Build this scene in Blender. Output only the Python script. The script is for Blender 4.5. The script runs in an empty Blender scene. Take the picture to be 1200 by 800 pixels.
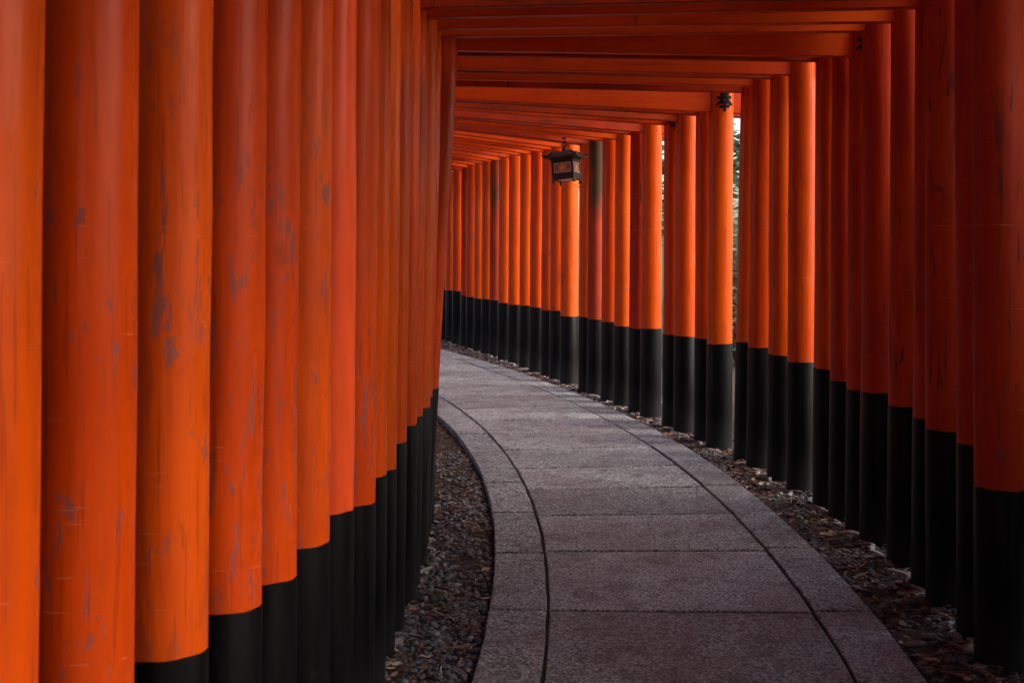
import bpy, bmesh, math, random
import numpy as np
from mathutils import Vector, Matrix

random.seed(7)
rng = np.random.default_rng(7)
SC = bpy.context.scene
COL = SC.collection

# ------------------------------------------------------------------ camera, sky, sun, exposure
FPX, YH, EYE = 1500.0, 272.0, 1.4          # focal length and horizon in pixels of the 1200x800 photograph
cd = bpy.data.cameras.new('camera')
cam = bpy.data.objects.new('camera', cd)
COL.objects.link(cam)
cam.location = (0, 0, EYE)
cam.rotation_euler = (math.pi / 2, 0, 0)
cd.sensor_width = 36.0
cd.lens = 36.0 * FPX / 1200.0
cd.shift_y = (YH - 400.0) / 1200.0
cd.clip_start, cd.clip_end = 0.05, 600.0
cd.dof.use_dof = True
cd.dof.focus_distance = 9.0
cd.dof.aperture_fstop = 11.0
SC.camera = cam

SUN_AZ = math.radians(103)    # compass direction the light comes from, clockwise from straight ahead (+Y)
SUN_EL = math.radians(37)
SUN_STRENGTH = 1.0
SKY_STRENGTH = 0.15
world = bpy.data.worlds.new('World')
SC.world = world
world.use_nodes = True
wn = world.node_tree
sky = wn.nodes.new('ShaderNodeTexSky')
sky.sky_type = 'NISHITA'
sky.sun_disc = False
sky.sun_elevation = SUN_EL
sky.sun_rotation = SUN_AZ
sky.air_density = 1.0
sky.dust_density = 3.0
bg = wn.nodes['Background']
bg.inputs['Strength'].default_value = SKY_STRENGTH
wn.links.new(sky.outputs[0], bg.inputs['Color'])
sl = bpy.data.lights.new('sun', 'SUN')
sl.energy = SUN_STRENGTH
sl.angle = math.radians(26)
sl.color = (1.0, 0.95, 0.88)
sun = bpy.data.objects.new('sun', sl)
COL.objects.link(sun)
sun.location = (8, -8, 10)
sd = Vector((math.sin(SUN_AZ) * math.cos(SUN_EL), math.cos(SUN_AZ) * math.cos(SUN_EL), math.sin(SUN_EL)))
sun.rotation_euler = sd.to_track_quat('Z', 'Y').to_euler()
SC.view_settings.view_transform = 'Standard'
SC.view_settings.look = 'None'
SC.view_settings.exposure = 1.7
SC.view_settings.gamma = 1.0
SC.cycles.use_denoising = True
SC.cycles.max_bounces = 10
SC.cycles.diffuse_bounces = 6
SC.cycles.glossy_bounces = 3

# ------------------------------------------------------------------ helpers
def link(name, me, mat=None, parent=None, loc=None):
    o = bpy.data.objects.new(name, me)
    COL.objects.link(o)
    if mat is not None and me is not None and not me.materials:
        me.materials.append(mat)
    if parent is not None:
        o.parent = parent
    if loc is not None:
        o.location = loc
    return o

def mesh_of(name, bm, smooth=True, angle=40):
    me = bpy.data.meshes.new(name)
    bmesh.ops.recalc_face_normals(bm, faces=bm.faces)
    bm.to_mesh(me)
    bm.free()
    if smooth:
        me.polygons.foreach_set('use_smooth', [True] * len(me.polygons))
        me.set_sharp_from_angle(angle=math.radians(angle))
    return me

def tag(o, label=None, cat=None, group=None, kind=None):
    if label: o['label'] = label
    if cat: o['category'] = cat
    if group: o['group'] = group
    if kind: o['kind'] = kind
    return o

def thing(name, label, cat, loc=(0, 0, 0), rz=0.0, group=None):
    o = bpy.data.objects.new(name, None)
    COL.objects.link(o)
    o.empty_display_size = 0.1
    o.location = loc
    o.rotation_euler = (0, 0, rz)
    return tag(o, label, cat, group)

def add_box(bm, c, s, bevel=0.0, rot=None):
    r = bmesh.ops.create_cube(bm, size=1.0)
    vs = r['verts']
    M = Matrix.Translation(c) @ (rot.to_4x4() if rot is not None else Matrix()) @ Matrix.Diagonal((*s, 1))
    bmesh.ops.transform(bm, matrix=M, verts=vs)
    if bevel:
        es = list({e for v in vs for e in v.link_edges})
        bmesh.ops.bevel(bm, geom=es, offset=bevel, segments=1, affect='EDGES')

def add_tube(bm, pts, rads, n=12, caps=True):
    """rings of n vertices round a list of points"""
    rings = []
    for i, p in enumerate(pts):
        p = Vector(p)
        a = Vector(pts[max(i - 1, 0)]); b = Vector(pts[min(i + 1, len(pts) - 1)])
        d = (b - a).normalized()
        u = d.orthogonal().normalized() if abs(d.z) < 0.95 else Vector((1, 0, 0))
        u = (u - d * u.dot(d)).normalized(); v = d.cross(u)
        rings.append([bm.verts.new(p + (u * math.cos(2 * math.pi * k / n) + v * math.sin(2 * math.pi * k / n)) * rads[i]) for k in range(n)])
    for a, b in zip(rings, rings[1:]):
        for k in range(n):
            bm.faces.new((a[k], a[(k + 1) % n], b[(k + 1) % n], b[k]))
    if caps:
        bm.faces.new(rings[0][::-1]); bm.faces.new(rings[-1])
    return rings

# ------------------------------------------------------------------ materials
class NT:
    def __init__(self, name):
        self.m = bpy.data.materials.new(name)
        self.m.use_nodes = True
        self.t = self.m.node_tree
        self.b = self.t.nodes['Principled BSDF']
    def n(self, typ, **kw):
        nd = self.t.nodes.new(typ)
        for k, v in kw.items():
            if k.startswith('i_'):
                key = k[2:]
                key = int(key) if key.isdigit() else key.replace('_', ' ')
                nd.inputs[key].default_value = v
            else:
                setattr(nd, k, v)
        return nd
    def l(self, a, b):
        self.t.links.new(a, b)
    def coords(self, scale=(1, 1, 1), rand=0.0, which='Object'):
        tc = self.n('ShaderNodeTexCoord')
        mp = self.n('ShaderNodeMapping')
        mp.inputs['Scale'].default_value = scale
        self.l(tc.outputs[which], mp.inputs['Vector'])
        if rand:
            oi = self.n('ShaderNodeObjectInfo')
            mu = self.n('ShaderNodeMath', operation='MULTIPLY', i_1=rand)
            self.l(oi.outputs['Random'], mu.inputs[0])
            self.l(mu.outputs[0], mp.inputs['Location'])
        return mp.outputs[0]
    def noise(self, vec, scale, detail=4, rough=0.55, dist=0.0):
        nd = self.n('ShaderNodeTexNoise', i_Scale=scale, i_Detail=detail, i_Roughness=rough, i_Distortion=dist)
        self.l(vec, nd.inputs['Vector'])
        return nd.outputs['Fac']
    def ramp(self, fac, stops, interp='LINEAR'):
        nd = self.n('ShaderNodeValToRGB')
        nd.color_ramp.interpolation = interp
        e = nd.color_ramp.elements
        while len(e) < len(stops):
            e.new(0.5)
        for i, (p, c) in enumerate(stops):
            e[i].position = p
            e[i].color = (*c, 1) if not isinstance(c, (int, float)) else (c, c, c, 1)
        self.l(fac, nd.inputs[0])
        return nd.outputs[0]
    def math(self, op, a, b):
        nd = self.n('ShaderNodeMath', operation=op)
        for i, v in enumerate((a, b)):
            if isinstance(v, (int, float)): nd.inputs[i].default_value = v
            else: self.l(v, nd.inputs[i])
        return nd.outputs[0]
    def mix(self, fac, a, b, mode='MIX'):
        nd = self.n('ShaderNodeMix', data_type='RGBA', blend_type=mode)
        for s, v in (('Factor', fac), ('A', a), ('B', b)):
            tgt = [i for i in nd.inputs if i.name == s and (i.type == 'VALUE' if s == 'Factor' else i.type == 'RGBA')][0]
            if isinstance(v, (int, float)): tgt.default_value = v
            elif isinstance(v, tuple): tgt.default_value = (*v, 1)
            else: self.l(v, tgt)
        return [o for o in nd.outputs if o.type == 'RGBA'][0]
    def bump(self, h, strength=0.3, dist=0.01, prev=None):
        nd = self.n('ShaderNodeBump', i_Strength=strength, i_Distance=dist)
        self.l(h, nd.inputs['Height'])
        if prev is not None: self.l(prev, nd.inputs['Normal'])
        return nd.outputs[0]
    def out(self, color=None, rough=None, normal=None, spec=None):
        for k, v in (('Base Color', color), ('Roughness', rough), ('Normal', normal), ('Specular IOR Level', spec)):
            if v is None: continue
            if isinstance(v, (int, float)): self.b.inputs[k].default_value = v
            elif isinstance(v, tuple): self.b.inputs[k].default_value = (*v, 1)
            else: self.l(v, self.b.inputs[k])
        return self.m

def paint(name, c1, c2, scuff=0.0, grain=0.0, rough=(0.3, 0.5), wear=(0.17, 0.085, 0.085), moss=0.0, axis=2):
    """vermilion lacquer on timber: blotchy pigment, brush streaks along the grain, scuffs and drying cracks"""
    t = NT(name)
    st = [1.0, 1.0, 1.0]; st[axis] = 0.12
    v = t.coords((1, 1, 1), rand=37.0)
    vs = t.coords(tuple(st), rand=37.0)
    blot = t.noise(v, 2.2, 3)
    streak = t.noise(vs, 26, 5, 0.6)
    col = t.mix(t.ramp(blot, [(0.32, 0.0), (0.68, 1.0)]), c1, c2)
    dk = tuple(x * 0.62 for x in c2)
    col = t.mix(t.math('MULTIPLY', t.ramp(streak, [(0.42, 0.0), (0.75, 1.0)]), 0.45), col, dk)
    oi = t.n('ShaderNodeObjectInfo')
    hs = t.n('ShaderNodeHueSaturation')
    t.l(col, hs.inputs['Color'])
    t.l(t.math('ADD', t.math('MULTIPLY', oi.outputs['Random'], 0.006), 0.497), hs.inputs['Hue'])
    t.l(t.math('ADD', t.math('MULTIPLY', oi.outputs['Random'], 0.2), 0.9), hs.inputs['Value'])
    col = hs.outputs[0]
    rgh = t.math('ADD', t.math('MULTIPLY', streak, rough[1] - rough[0]), rough[0])
    if scuff:
        s1 = t.noise(t.coords((1, 1, 0.16), rand=53.0), 42, 6, 0.72, 0.5)
        s2 = t.noise(t.coords((1, 1, 0.55), rand=91.0), 3.6, 3, 0.6)
        s3 = t.noise(t.coords((1, 1, 0.45), rand=31.0), 17, 3, 0.6, 0.3)
        lim = 0.63 - 0.07 * scuff
        m = t.math('MULTIPLY', t.ramp(s1, [(lim, 0.0), (lim + 0.03, 1.0)]), t.ramp(s2, [(0.44, 0.0), (0.52, 1.0)]))
        chip = t.math('MULTIPLY', t.ramp(s3, [(0.69 - 0.03 * scuff, 0.0), (0.705 - 0.03 * scuff, 1.0)]), t.ramp(s1, [(0.4, 0.3), (0.5, 1.0)]))
        # hands and bags rub between knee and shoulder height
        tc = t.n('ShaderNodeTexCoord'); sp = t.n('ShaderNodeSeparateXYZ'); t.l(tc.outputs['Object'], sp.inputs[0])
        z = t.math('DIVIDE', sp.outputs[2], 3.0)
        band = t.ramp(z, [(0.2, 0.4), (0.3, 1.0), (0.5, 1.0), (0.62, 0.2)])
        m = t.math('MULTIPLY', t.math('MULTIPLY', t.math('MAXIMUM', m, chip), band), 0.68)
        col = t.mix(m, col, wear)
        # thin dark grain lines, and fine pale scratches running round the post
        gl = t.noise(t.coords((1, 1, 0.035), rand=77.0), 85, 3, 0.6, 0.15)
        col = t.mix(t.math('MULTIPLY', t.ramp(gl, [(0.6, 0.0), (0.66, 1.0)]), 0.35), col, (0.16, 0.02, 0.008))
        for q, (sx, sy) in enumerate(((0.12, 2.6), (0.2, 3.4))):
            tcs = t.n('ShaderNodeTexCoord'); mp = t.n('ShaderNodeMapping'); mp.inputs['Scale'].default_value = (sx, sx, sy); mp.inputs['Rotation'].default_value = (0.25 - 0.4 * q, 0.2, 0)
            t.l(tcs.outputs['Object'], mp.inputs['Vector'])
            sc = t.noise(mp.outputs[0], 34, 3, 0.6, 0.25)
            col = t.mix(t.math('MULTIPLY', t.ramp(sc, [(0.69, 0.0), (0.715, 1.0)]), t.math('MULTIPLY', band, 0.4)), col, (0.66, 0.24, 0.13))
        rgh = t.math('ADD', rgh, t.math('MULTIPLY', m, 0.25))
    if grain:
        vg = t.coords((1, 1, 0.06) if axis == 2 else (0.06, 1, 1), rand=71.0)
        g = t.noise(vg, 42, 3, 0.5, 0.3)
        gm = t.math('MULTIPLY', t.ramp(g, [(0.6, 0.0), (0.68, 1.0)]), t.ramp(t.noise(v, 5, 2), [(0.4, 0.0), (0.62, 1.0)]))
        col = t.mix(t.math('MULTIPLY', gm, 0.8 * grain), col, (0.05, 0.02, 0.012))
        kn = t.noise(t.coords((1, 1, 0.22), rand=23.0), 13, 2, 0.4, 2.5)
        col = t.mix(t.math('MULTIPLY', t.ramp(kn, [(0.68, 0.0), (0.74, 1.0)]), 0.75 * grain), col, (0.06, 0.018, 0.01))
        nrm = t.bump(g, 0.35, 0.004)
    else:
        nrm = None
    if moss:
        mm = t.noise(t.coords((1, 1, 0.3), rand=29.0), 5, 4)
        mf = t.ramp(mm, [(0.42, 0.0), (0.6, 1.0)])
        if axis == 2:      # rot and algae have crept down from the top of the post
            tcm = t.n('ShaderNodeTexCoord'); spm = t.n('ShaderNodeSeparateXYZ'); t.l(tcm.outputs['Object'], spm.inputs[0])
            zz = t.math('ADD', t.math('DIVIDE', spm.outputs[2], 3.0), t.math('MULTIPLY', mm, 0.25))
            mf = t.math('MULTIPLY', t.math('ADD', mf, 0.35), t.ramp(zz, [(0.64, 0.0), (0.74, 1.0)]))
        col = t.mix(t.math('MULTIPLY', mf, moss), col, (0.06, 0.045, 0.02))
    nrm = t.bump(t.noise(vs, 40, 4, 0.6), 0.25, 0.004, nrm)
    nrm = t.bump(t.noise(v, 3.5, 2), 0.25, 0.03, nrm)
    return t.out(col, rgh, nrm, 0.2)

V1, V2 = (0.72, 0.084, 0.002), (0.63, 0.064, 0.002)
PAINT = paint('vermilion_paint', V1, V2, scuff=0.35, rough=(0.2, 0.42))
PAINT_SCUFFED = paint('vermilion_paint_scuffed', V1, V2, scuff=1.0, grain=0.35, rough=(0.24, 0.5))
PAINT_FRESH = paint('vermilion_paint_fresh', (0.78, 0.075, 0.02), (0.72, 0.066, 0.016), rough=(0.25, 0.36))
PAINT_OLD_SHADED = paint('vermilion_paint_old', (0.56, 0.042, 0.002), (0.45, 0.029, 0.002), scuff=0.2, grain=1.0, rough=(0.4, 0.7))  # weathered grain; red darkened to carry the shade of the near right row
PAINT_CRACKED_SHADED = paint('vermilion_paint_cracked', (0.45, 0.03, 0.002), (0.36, 0.021, 0.002), scuff=0.2, grain=1.0, rough=(0.5, 0.75))  # cracked timber; red darkened further for the shade on the nearest right post
PAINT_MOSSY = paint('vermilion_paint_mossy', (0.5, 0.06, 0.012), (0.36, 0.04, 0.012), grain=0.7, rough=(0.5, 0.75), moss=0.7)
BEAM = paint('vermilion_beam_paint', (0.74, 0.08, 0.003), (0.63, 0.06, 0.003), grain=0.35, rough=(0.3, 0.55), axis=0)
BEAM_OLD = paint('vermilion_beam_paint_old', (0.6, 0.055, 0.008), (0.45, 0.038, 0.008), grain=1.0, rough=(0.4, 0.7), moss=0.3, axis=0)

def black_paint():
    t = NT('black_base_paint')
    v = t.coords(rand=41.0)
    vs = t.coords((1, 1, 0.1), rand=41.0)
    st = t.noise(vs, 30, 4, 0.6)
    col = t.mix(t.ramp(st, [(0.4, 0.0), (0.8, 1.0)]), (0.0018, 0.0018, 0.0021), (0.006, 0.0058, 0.0064))
    tc = t.n('ShaderNodeTexCoord'); sp = t.n('ShaderNodeSeparateXYZ'); t.l(tc.outputs['Object'], sp.inputs[0])
    splash = t.ramp(t.math('ADD', sp.outputs[2], t.math('MULTIPLY', t.noise(v, 14, 4, 0.7), 0.22)), [(0.08, 1.0), (0.34, 0.0)])
    col = t.mix(t.math('MULTIPLY', splash, 0.5), col, (0.03, 0.03, 0.031))
    ch = t.noise(v, 24, 5, 0.7)
    col = t.mix(t.math('MULTIPLY', t.ramp(ch, [(0.655, 0.0), (0.69, 1.0)]), 0.5), col, (0.05, 0.05, 0.054))
    rgh = t.ramp(st, [(0.2, 0.36), (0.9, 0.55)])
    return t.out(col, rgh, t.bump(st, 0.4, 0.004), 0.11)
BLACK = black_paint()
INK = NT('black_ink').out((0.004, 0.003, 0.003), 0.6, None, 0.08)

def granite(name, base, tint, dark):
    """bush-hammered granite: crystal speckle, tooth marks, brown walking stains and darker damp clouds"""
    t = NT(name)
    v = t.coords(rand=61.0)
    sp = t.noise(v, 85, 2, 0.8)
    sp2 = t.noise(v, 30, 4, 0.8)
    bl = t.noise(v, 2.3, 5, 0.62, 0.8)
    bl2 = t.noise(v, 6.0, 5, 0.7, 0.5)
    col = t.mix(t.ramp(sp, [(0.40, 0.0), (0.56, 1.0)]), dark, base)
    col = t.mix(t.math('MULTIPLY', t.ramp(sp2, [(0.36, 1.0), (0.5, 0.0)]), 0.75), col, tuple(0.6 * x for x in dark))
    col = t.mix(t.math('MULTIPLY', t.ramp(bl, [(0.47, 0.0), (0.62, 1.0)]), 0.45), col, tint)
    col = t.mix(t.math('MULTIPLY', t.ramp(bl2, [(0.52, 0.0), (0.62, 1.0)]), 0.6), col, tuple(0.55 * x for x in tint))
    col = t.mix(t.math('MULTIPLY', t.ramp(sp, [(0.62, 0.0), (0.66, 1.0)]), 0.7), col, (0.78, 0.78, 0.79))
    oi = t.n('ShaderNodeObjectInfo')
    hs = t.n('ShaderNodeHueSaturation'); t.l(col, hs.inputs['Color'])
    t.l(t.math('ADD', t.math('MULTIPLY', oi.outputs['Random'], 0.36), 0.82), hs.inputs['Value'])
    n1 = t.bump(sp2, 1.0, 0.03)
    n2 = t.bump(sp, 1.0, 0.014, n1)
    return t.out(hs.outputs[0], t.ramp(sp2, [(0.3, 0.75), (0.7, 0.5)]), n2, 0.5)
GRANITE = granite('paving_granite', (0.56, 0.58, 0.61), (0.25, 0.20, 0.20), (0.13, 0.13, 0.14))
GRANITE_EDGE = granite('edge_granite', (0.53, 0.55, 0.58), (0.24, 0.195, 0.195), (0.11, 0.11, 0.12))

def soil(name, a, b, c):
    t = NT(name)
    v = t.coords()
    n1 = t.noise(v, 3.0, 5, 0.65); n2 = t.noise(v, 70, 5, 0.75); n3 = t.noise(v, 22, 4, 0.7)
    col = t.mix(t.ramp(n1, [(0.35, 0.0), (0.65, 1.0)]), a, b)
    col = t.mix(t.ramp(n2, [(0.45, 0.0), (0.65, 1.0)]), col, c)
    n = t.bump(n3, 1.0, 0.02); n = t.bump(n2, 0.8, 0.006, n)
    return t.out(col, 0.9, n, 0.3)
SOIL = soil('damp_soil', (0.040, 0.026, 0.020), (0.026, 0.019, 0.017), (0.07, 0.045, 0.034))
FOREST_SOIL = soil('forest_soil', (0.055, 0.042, 0.026), (0.045, 0.05, 0.025), (0.09, 0.065, 0.04))
JOINT = soil('joint_soil', (0.022, 0.015, 0.013), (0.016, 0.012, 0.011), (0.036, 0.025, 0.021))

def scatter_mat(name, stops, rough, bump_scale, spec=0.4, trans=0.0):
    """colour picked per piece from a stored random number"""
    t = NT(name)
    at = t.n('ShaderNodeAttribute'); at.attribute_name = 'pick'
    col = t.ramp(at.outputs['Fac'], stops)
    v = t.coords()
    n = t.noise(v, bump_scale, 4, 0.7)
    col = t.mix(t.math('MULTIPLY', n, 0.5), col, (0.02, 0.016, 0.014))
    return t.out(col, rough, t.bump(n, 0.4, 0.003), spec)
PEBBLE = scatter_mat('pebbles', [(0.0, (0.06, 0.067, 0.08)), (0.3, (0.14, 0.153, 0.175)), (0.55, (0.085, 0.087, 0.095)), (0.78, (0.2, 0.21, 0.225)), (0.93, (0.17, 0.10, 0.07)), (1.0, (0.4, 0.4, 0.4))], 0.6, 90)
LEAFM = scatter_mat('dry_leaves', [(0.0, (0.09, 0.04, 0.025)), (0.4, (0.19, 0.082, 0.046)), (0.65, (0.14, 0.072, 0.05)), (0.86, (0.36, 0.2, 0.125)), (1.0, (0.66, 0.5, 0.38))], 0.7, 50)

def simple(name, col, rough=0.6, spec=0.5, metal=0.0, noise=0.0, scale=20):
    t = NT(name)
    t.b.inputs['Metallic'].default_value = metal
    if noise:
        n = t.noise(t.coords(rand=13.0), scale, 4, 0.65)
        c = t.mix(t.ramp(n, [(0.35, 0.0), (0.7, 1.0)]), col, tuple(x * (1 - noise) for x in col))
        return t.out(c, rough, t.bump(n, 0.3, 0.004), spec)
    return t.out(col, rough, None, spec)

# ------------------------------------------------------------------ the course of the path
_S = np.linspace(-12, 22, 1361)
_K = np.interp(_S, [-12, -8, -3, -2, 1.4, 4.8, 8.2, 11.6, 12.4, 22], [0.0, 0.0, 0.048, 0.048, 0.0495, 0.0414, 0.0183, -0.0003, 0.05, 0.05])
_ds = _S[1] - _S[0]
_T = np.concatenate([[0], np.cumsum((_K[1:] + _K[:-1]) / 2 * _ds)])
_T = _T - np.interp(0, _S, _T) + 0.0209
_X = np.concatenate([[0], np.cumsum(-np.sin((_T[1:] + _T[:-1]) / 2) * _ds)])
_Y = np.concatenate([[0], np.cumsum(np.cos((_T[1:] + _T[:-1]) / 2) * _ds)])
_X = _X - np.interp(0, _S, _X) + 0.6292
_Y = _Y - np.interp(0, _S, _Y) + 5.8356
def course(s):
    return float(np.interp(s, _S, _X)), float(np.interp(s, _S, _Y)), float(np.interp(s, _S, _T))
def at(s, off, z=0.0):
    x, y, t = course(s)
    return Vector((x + off * math.cos(t), y + off * math.sin(t), z))
def s_at_y(y):
    return float(np.interp(y, _Y, _S))

# ------------------------------------------------------------------ ground
def sheet(name, x0, x1, y0, y1, nx, ny, z, amp=0.0):
    bm = bmesh.new()
    vs = [[bm.verts.new((x0 + (x1 - x0) * i / nx, y0 + (y1 - y0) * j / ny, z + amp * (random.random() - 0.5))) for i in range(nx + 1)] for j in range(ny + 1)]
    for j in range(ny):
        for i in range(nx):
            bm.faces.new((vs[j][i], vs[j][i + 1], vs[j + 1][i + 1], vs[j + 1][i]))
    return mesh_of(name, bm)
GZ = -0.035                                   # soil level beside the path; the paving's top is 0
ground = link('ground', sheet('ground', -260, 260, -260, 320, 20, 20, GZ - 0.03), FOREST_SOIL)
tag(ground, 'leaf-strewn forest ground around the gates', None, None, 'structure')
def ribbon(name, s0, s1, o0, o1, z, ns, no, amp):
    bm = bmesh.new(); rows = []
    for i in range(ns + 1):
        s = s0 + (s1 - s0) * i / ns
        rows.append([bm.verts.new(at(s, o0 + (o1 - o0) * j / no, z + amp * (random.random() - 0.5))) for j in range(no + 1)])
    for a, b in zip(rows, rows[1:]):
        for j in range(no):
            bm.faces.new((a[j], a[j + 1], b[j + 1], b[j]))
    return mesh_of(name, bm)
verge = link('soil_verge', ribbon('soil_verge', -8, 18, -1.9, 1.9, GZ, 260, 38, 0.012), SOIL)
tag(verge, 'dark damp soil strip under the gates', None, None, 'structure')

# ------------------------------------------------------------------ paved path: every slab and edge stone its own piece
path = link('stone_path', ribbon('stone_path', -8, 18, -0.69, 0.69, -0.008, 130, 4, 0.0), JOINT)
tag(path, 'curving path of granite slabs between edge stones', None, None, 'structure')
def slab(name, s0, s1, o0, o1, mat, n=5, skew=0.0, th=0.045):
    sc = (s0 + s1) / 2; c = at(sc, (o0 + o1) / 2)
    bm = bmesh.new()
    ch = 0.004
    dz = random.uniform(-0.0025, 0.0025); tx = random.uniform(-0.002, 0.002)
    def ring(ins, z):
        pts = []
        a, b = s0 + ins, s1 - ins
        lo, hi = o0 + ins, o1 - ins
        def P(u, o):
            k = (o - (o0 + o1) / 2) / (o1 - o0)
            p = at(u + skew * k, o) - c
            p.z = z + (0 if z < -0.02 else dz + tx * k)
            return p
        for k in range(n + 1): pts.append(P(a + (b - a) * k / n, lo))
        for k in range(1, n + 1): pts.append(P(b, lo + (hi - lo) * k / n))
        for k in range(1, n + 1): pts.append(P(b - (b - a) * k / n, hi))
        for k in range(1, n): pts.append(P(a, hi - (hi - lo) * k / n))
        # slightly chipped, uneven arrises
        if ins == 0:
            pts = [p + Vector((random.uniform(-1, 1), random.uniform(-1, 1), 0)) * 0.003 for p in pts]
        return [bm.verts.new(p) for p in pts]
    r0, r1, r2 = ring(0, -th), ring(0, -ch), ring(ch, 0.0)
    for a, b in ((r0, r1), (r1, r2)):
        m = len(a)
        for k in range(m): bm.faces.new((a[k], a[(k + 1) % m], b[(k + 1) % m], b[k]))
    bm.faces.new(r2)
    o = link(name, mesh_of(name, bm, True, 25), mat, path, c)
    return o
J = [-7.6, -6.7, -5.8, -4.9, -4.0, -2.95, -1.98, -1.1, -0.2, 0.525, 1.2, 1.825, 2.5, 3.125, 3.8, 4.475, 5.175, 5.85, 6.5, 7.2, 7.85, 8.55, 9.2, 9.9, 10.55, 11.25, 11.9, 12.6, 13.3, 14.0, 14.7, 15.4, 16.1, 16.8, 17.5]
W2, EW = 0.49, 0.218
for a, b in zip(J, J[1:]):
    slab('paving_slab', a + 0.013, b - 0.013, -W2 + 0.006, W2 - 0.006, GRANITE, 6, random.uniform(-0.02, 0.02))
JL = [-7.4, -6.3, -5.2, -4.1, -3.0, -1.95, -1.1, -0.22, 0.62, 1.4, 2.42, 3.2, 4.0, 4.7, 5.4, 6.2, 7.0, 7.8, 8.6, 9.4, 10.2, 11, 11.8, 12.6, 13.4, 14.2, 15, 15.8, 16.6, 17.4]
JR = [-7.4, -6.3, -5.2, -4.1, -3.0, -1.98, -1.08, -0.15, 1.22, 2.53, 3.65, 5.15, 6.2, 7.3, 8.4, 9.5, 10.6, 11.7, 12.8, 13.9, 15, 16.1, 17.2]
for js, sg in ((JL, -1), (JR, 1)):
    for a, b in zip(js, js[1:]):
        o0, o1 = sorted((sg * (W2 + 0.007), sg * (W2 + EW)))
        slab('edge_stone', a + 0.012, b - 0.012, o0, o1, GRANITE_EDGE, 5, 0.0, 0.07)

# ------------------------------------------------------------------ torii gates
GLYPH = [  # brush strokes of the dedication character on the post, unit box
    [(-.31, .845, .05), (-.05, .865, .04), (.31, .875, .055)],
    [(-.25, .715, .048), (.0, .725, .038), (.25, .735, .05)],
    [(-.43, .575, .05), (.0, .592, .04), (.43, .605, .055)],
    [(-.01, 1.0, .055), (0, .8, .045), (-.01, .59, .045)],
    [(-.05, .60, .05), (-.16, .47, .05), (-.30, .36, .045), (-.5, .27, .02)],
    [(.08, .60, .03), (.19, .46, .05), (.33, .35, .06), (.52, .28, .035)],
    [(-.2, .37, .042), (.0, .378, .035), (.2, .39, .045)],
    [(-.29, .205, .048), (.0, .215, .04), (.29, .228, .05)],
    [(0, .5, .05), (.005, .25, .045), (-.005, 0.0, .05)],
]
def add_glyph(parent, base, r, zc, h, w, gx=0.0):
    bm = bmesh.new()
    for q, stroke in enumerate(GLYPH):
        rr = r + 0.0012 + 0.0003 * q
        fine = []
        for (a, b) in zip(stroke, stroke[1:]):
            for k in range(4):
                u = k / 4; fine.append(tuple(a[i] + (b[i] - a[i]) * u for i in range(3)))
        fine.append(stroke[-1])
        L = []
        for i, (x, y, t) in enumerate(fine):
            x2, y2, _ = fine[min(i + 1, len(fine) - 1)]; x1, y1, _ = fine[max(i - 1, 0)]
            dx, dy = x2 - x1, y2 - y1; d = math.hypot(dx, dy) or 1
            nx, ny = -dy / d * t * 1.35, dx / d * t * 1.35
            pr = []
            for sg in (1, -1):
                X = gx + (x + sg * nx) * w; Z = zc + (y - 0.5 + sg * ny) * h
                a = X / r
                pr.append(bm.verts.new((base[0] + rr * math.sin(a), base[1] - rr * math.cos(a), Z)))
            L.append(pr)
        for a, b in zip(L, L[1:]): bm.faces.new((a[0], a[1], b[1], b[0]))
    return link('painted_character', mesh_of('painted_character', bm, False), INK, parent)

def post(parent, x_base, lean, r, hb, top, mat, lean_y=0.0):
    """lean: inward shift in metres per metre of height"""
    n = 28
    def ctr(z): return (x_base + lean * z, lean_y * z)
    wob = [random.uniform(-0.0022, 0.0022) for _ in range(12)]
    ph = random.uniform(0, 6.28)
    w1, w2 = random.uniform(.0008, .0024), random.uniform(.0006, .0018)
    def ring(bm, z, k=0.0, dr=0.0):
        cx, cy = ctr(z); rr = r * (1 - 0.035 * z / 3) + dr
        return [bm.verts.new((cx + (rr + 0.0015 * math.sin(2 * a + ph + z)) * math.cos(a) + k, cy + (rr + 0.0015 * math.sin(3 * a + ph)) * math.sin(a), z + ((w1 * math.sin(2 * a + ph) + w2 * math.sin(7 * a + 2 * ph)) if z == hb else 0))) for a in [2 * math.pi * i / n for i in range(n)]]
    def skin(bm, rs):
        for a, b in zip(rs, rs[1:]):
            for i in range(n): bm.faces.new((a[i], a[(i + 1) % n], b[(i + 1) % n], b[i]))
        bm.faces.new(rs[0][::-1]); bm.faces.new(rs[-1])
    bm = bmesh.new()
    zs = [hb + (top - hb) * i / 8 for i in range(9)]
    skin(bm, [ring(bm, z, wob[i] if 0 < i else 0) for i, z in enumerate(zs)])
    p = link('pillar', mesh_of('pillar', bm, True, 60), mat, parent)
    bm = bmesh.new()
    skin(bm, [ring(bm, z, 0, d) for z, d in ((-0.12, 0.0025), (0.2, 0.0022), (hb - 0.004, 0.0018), (hb, 0.0006))])
    link('black_base', mesh_of('black_base', bm, True, 60), BLACK, p)
    return p, ctr

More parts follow.
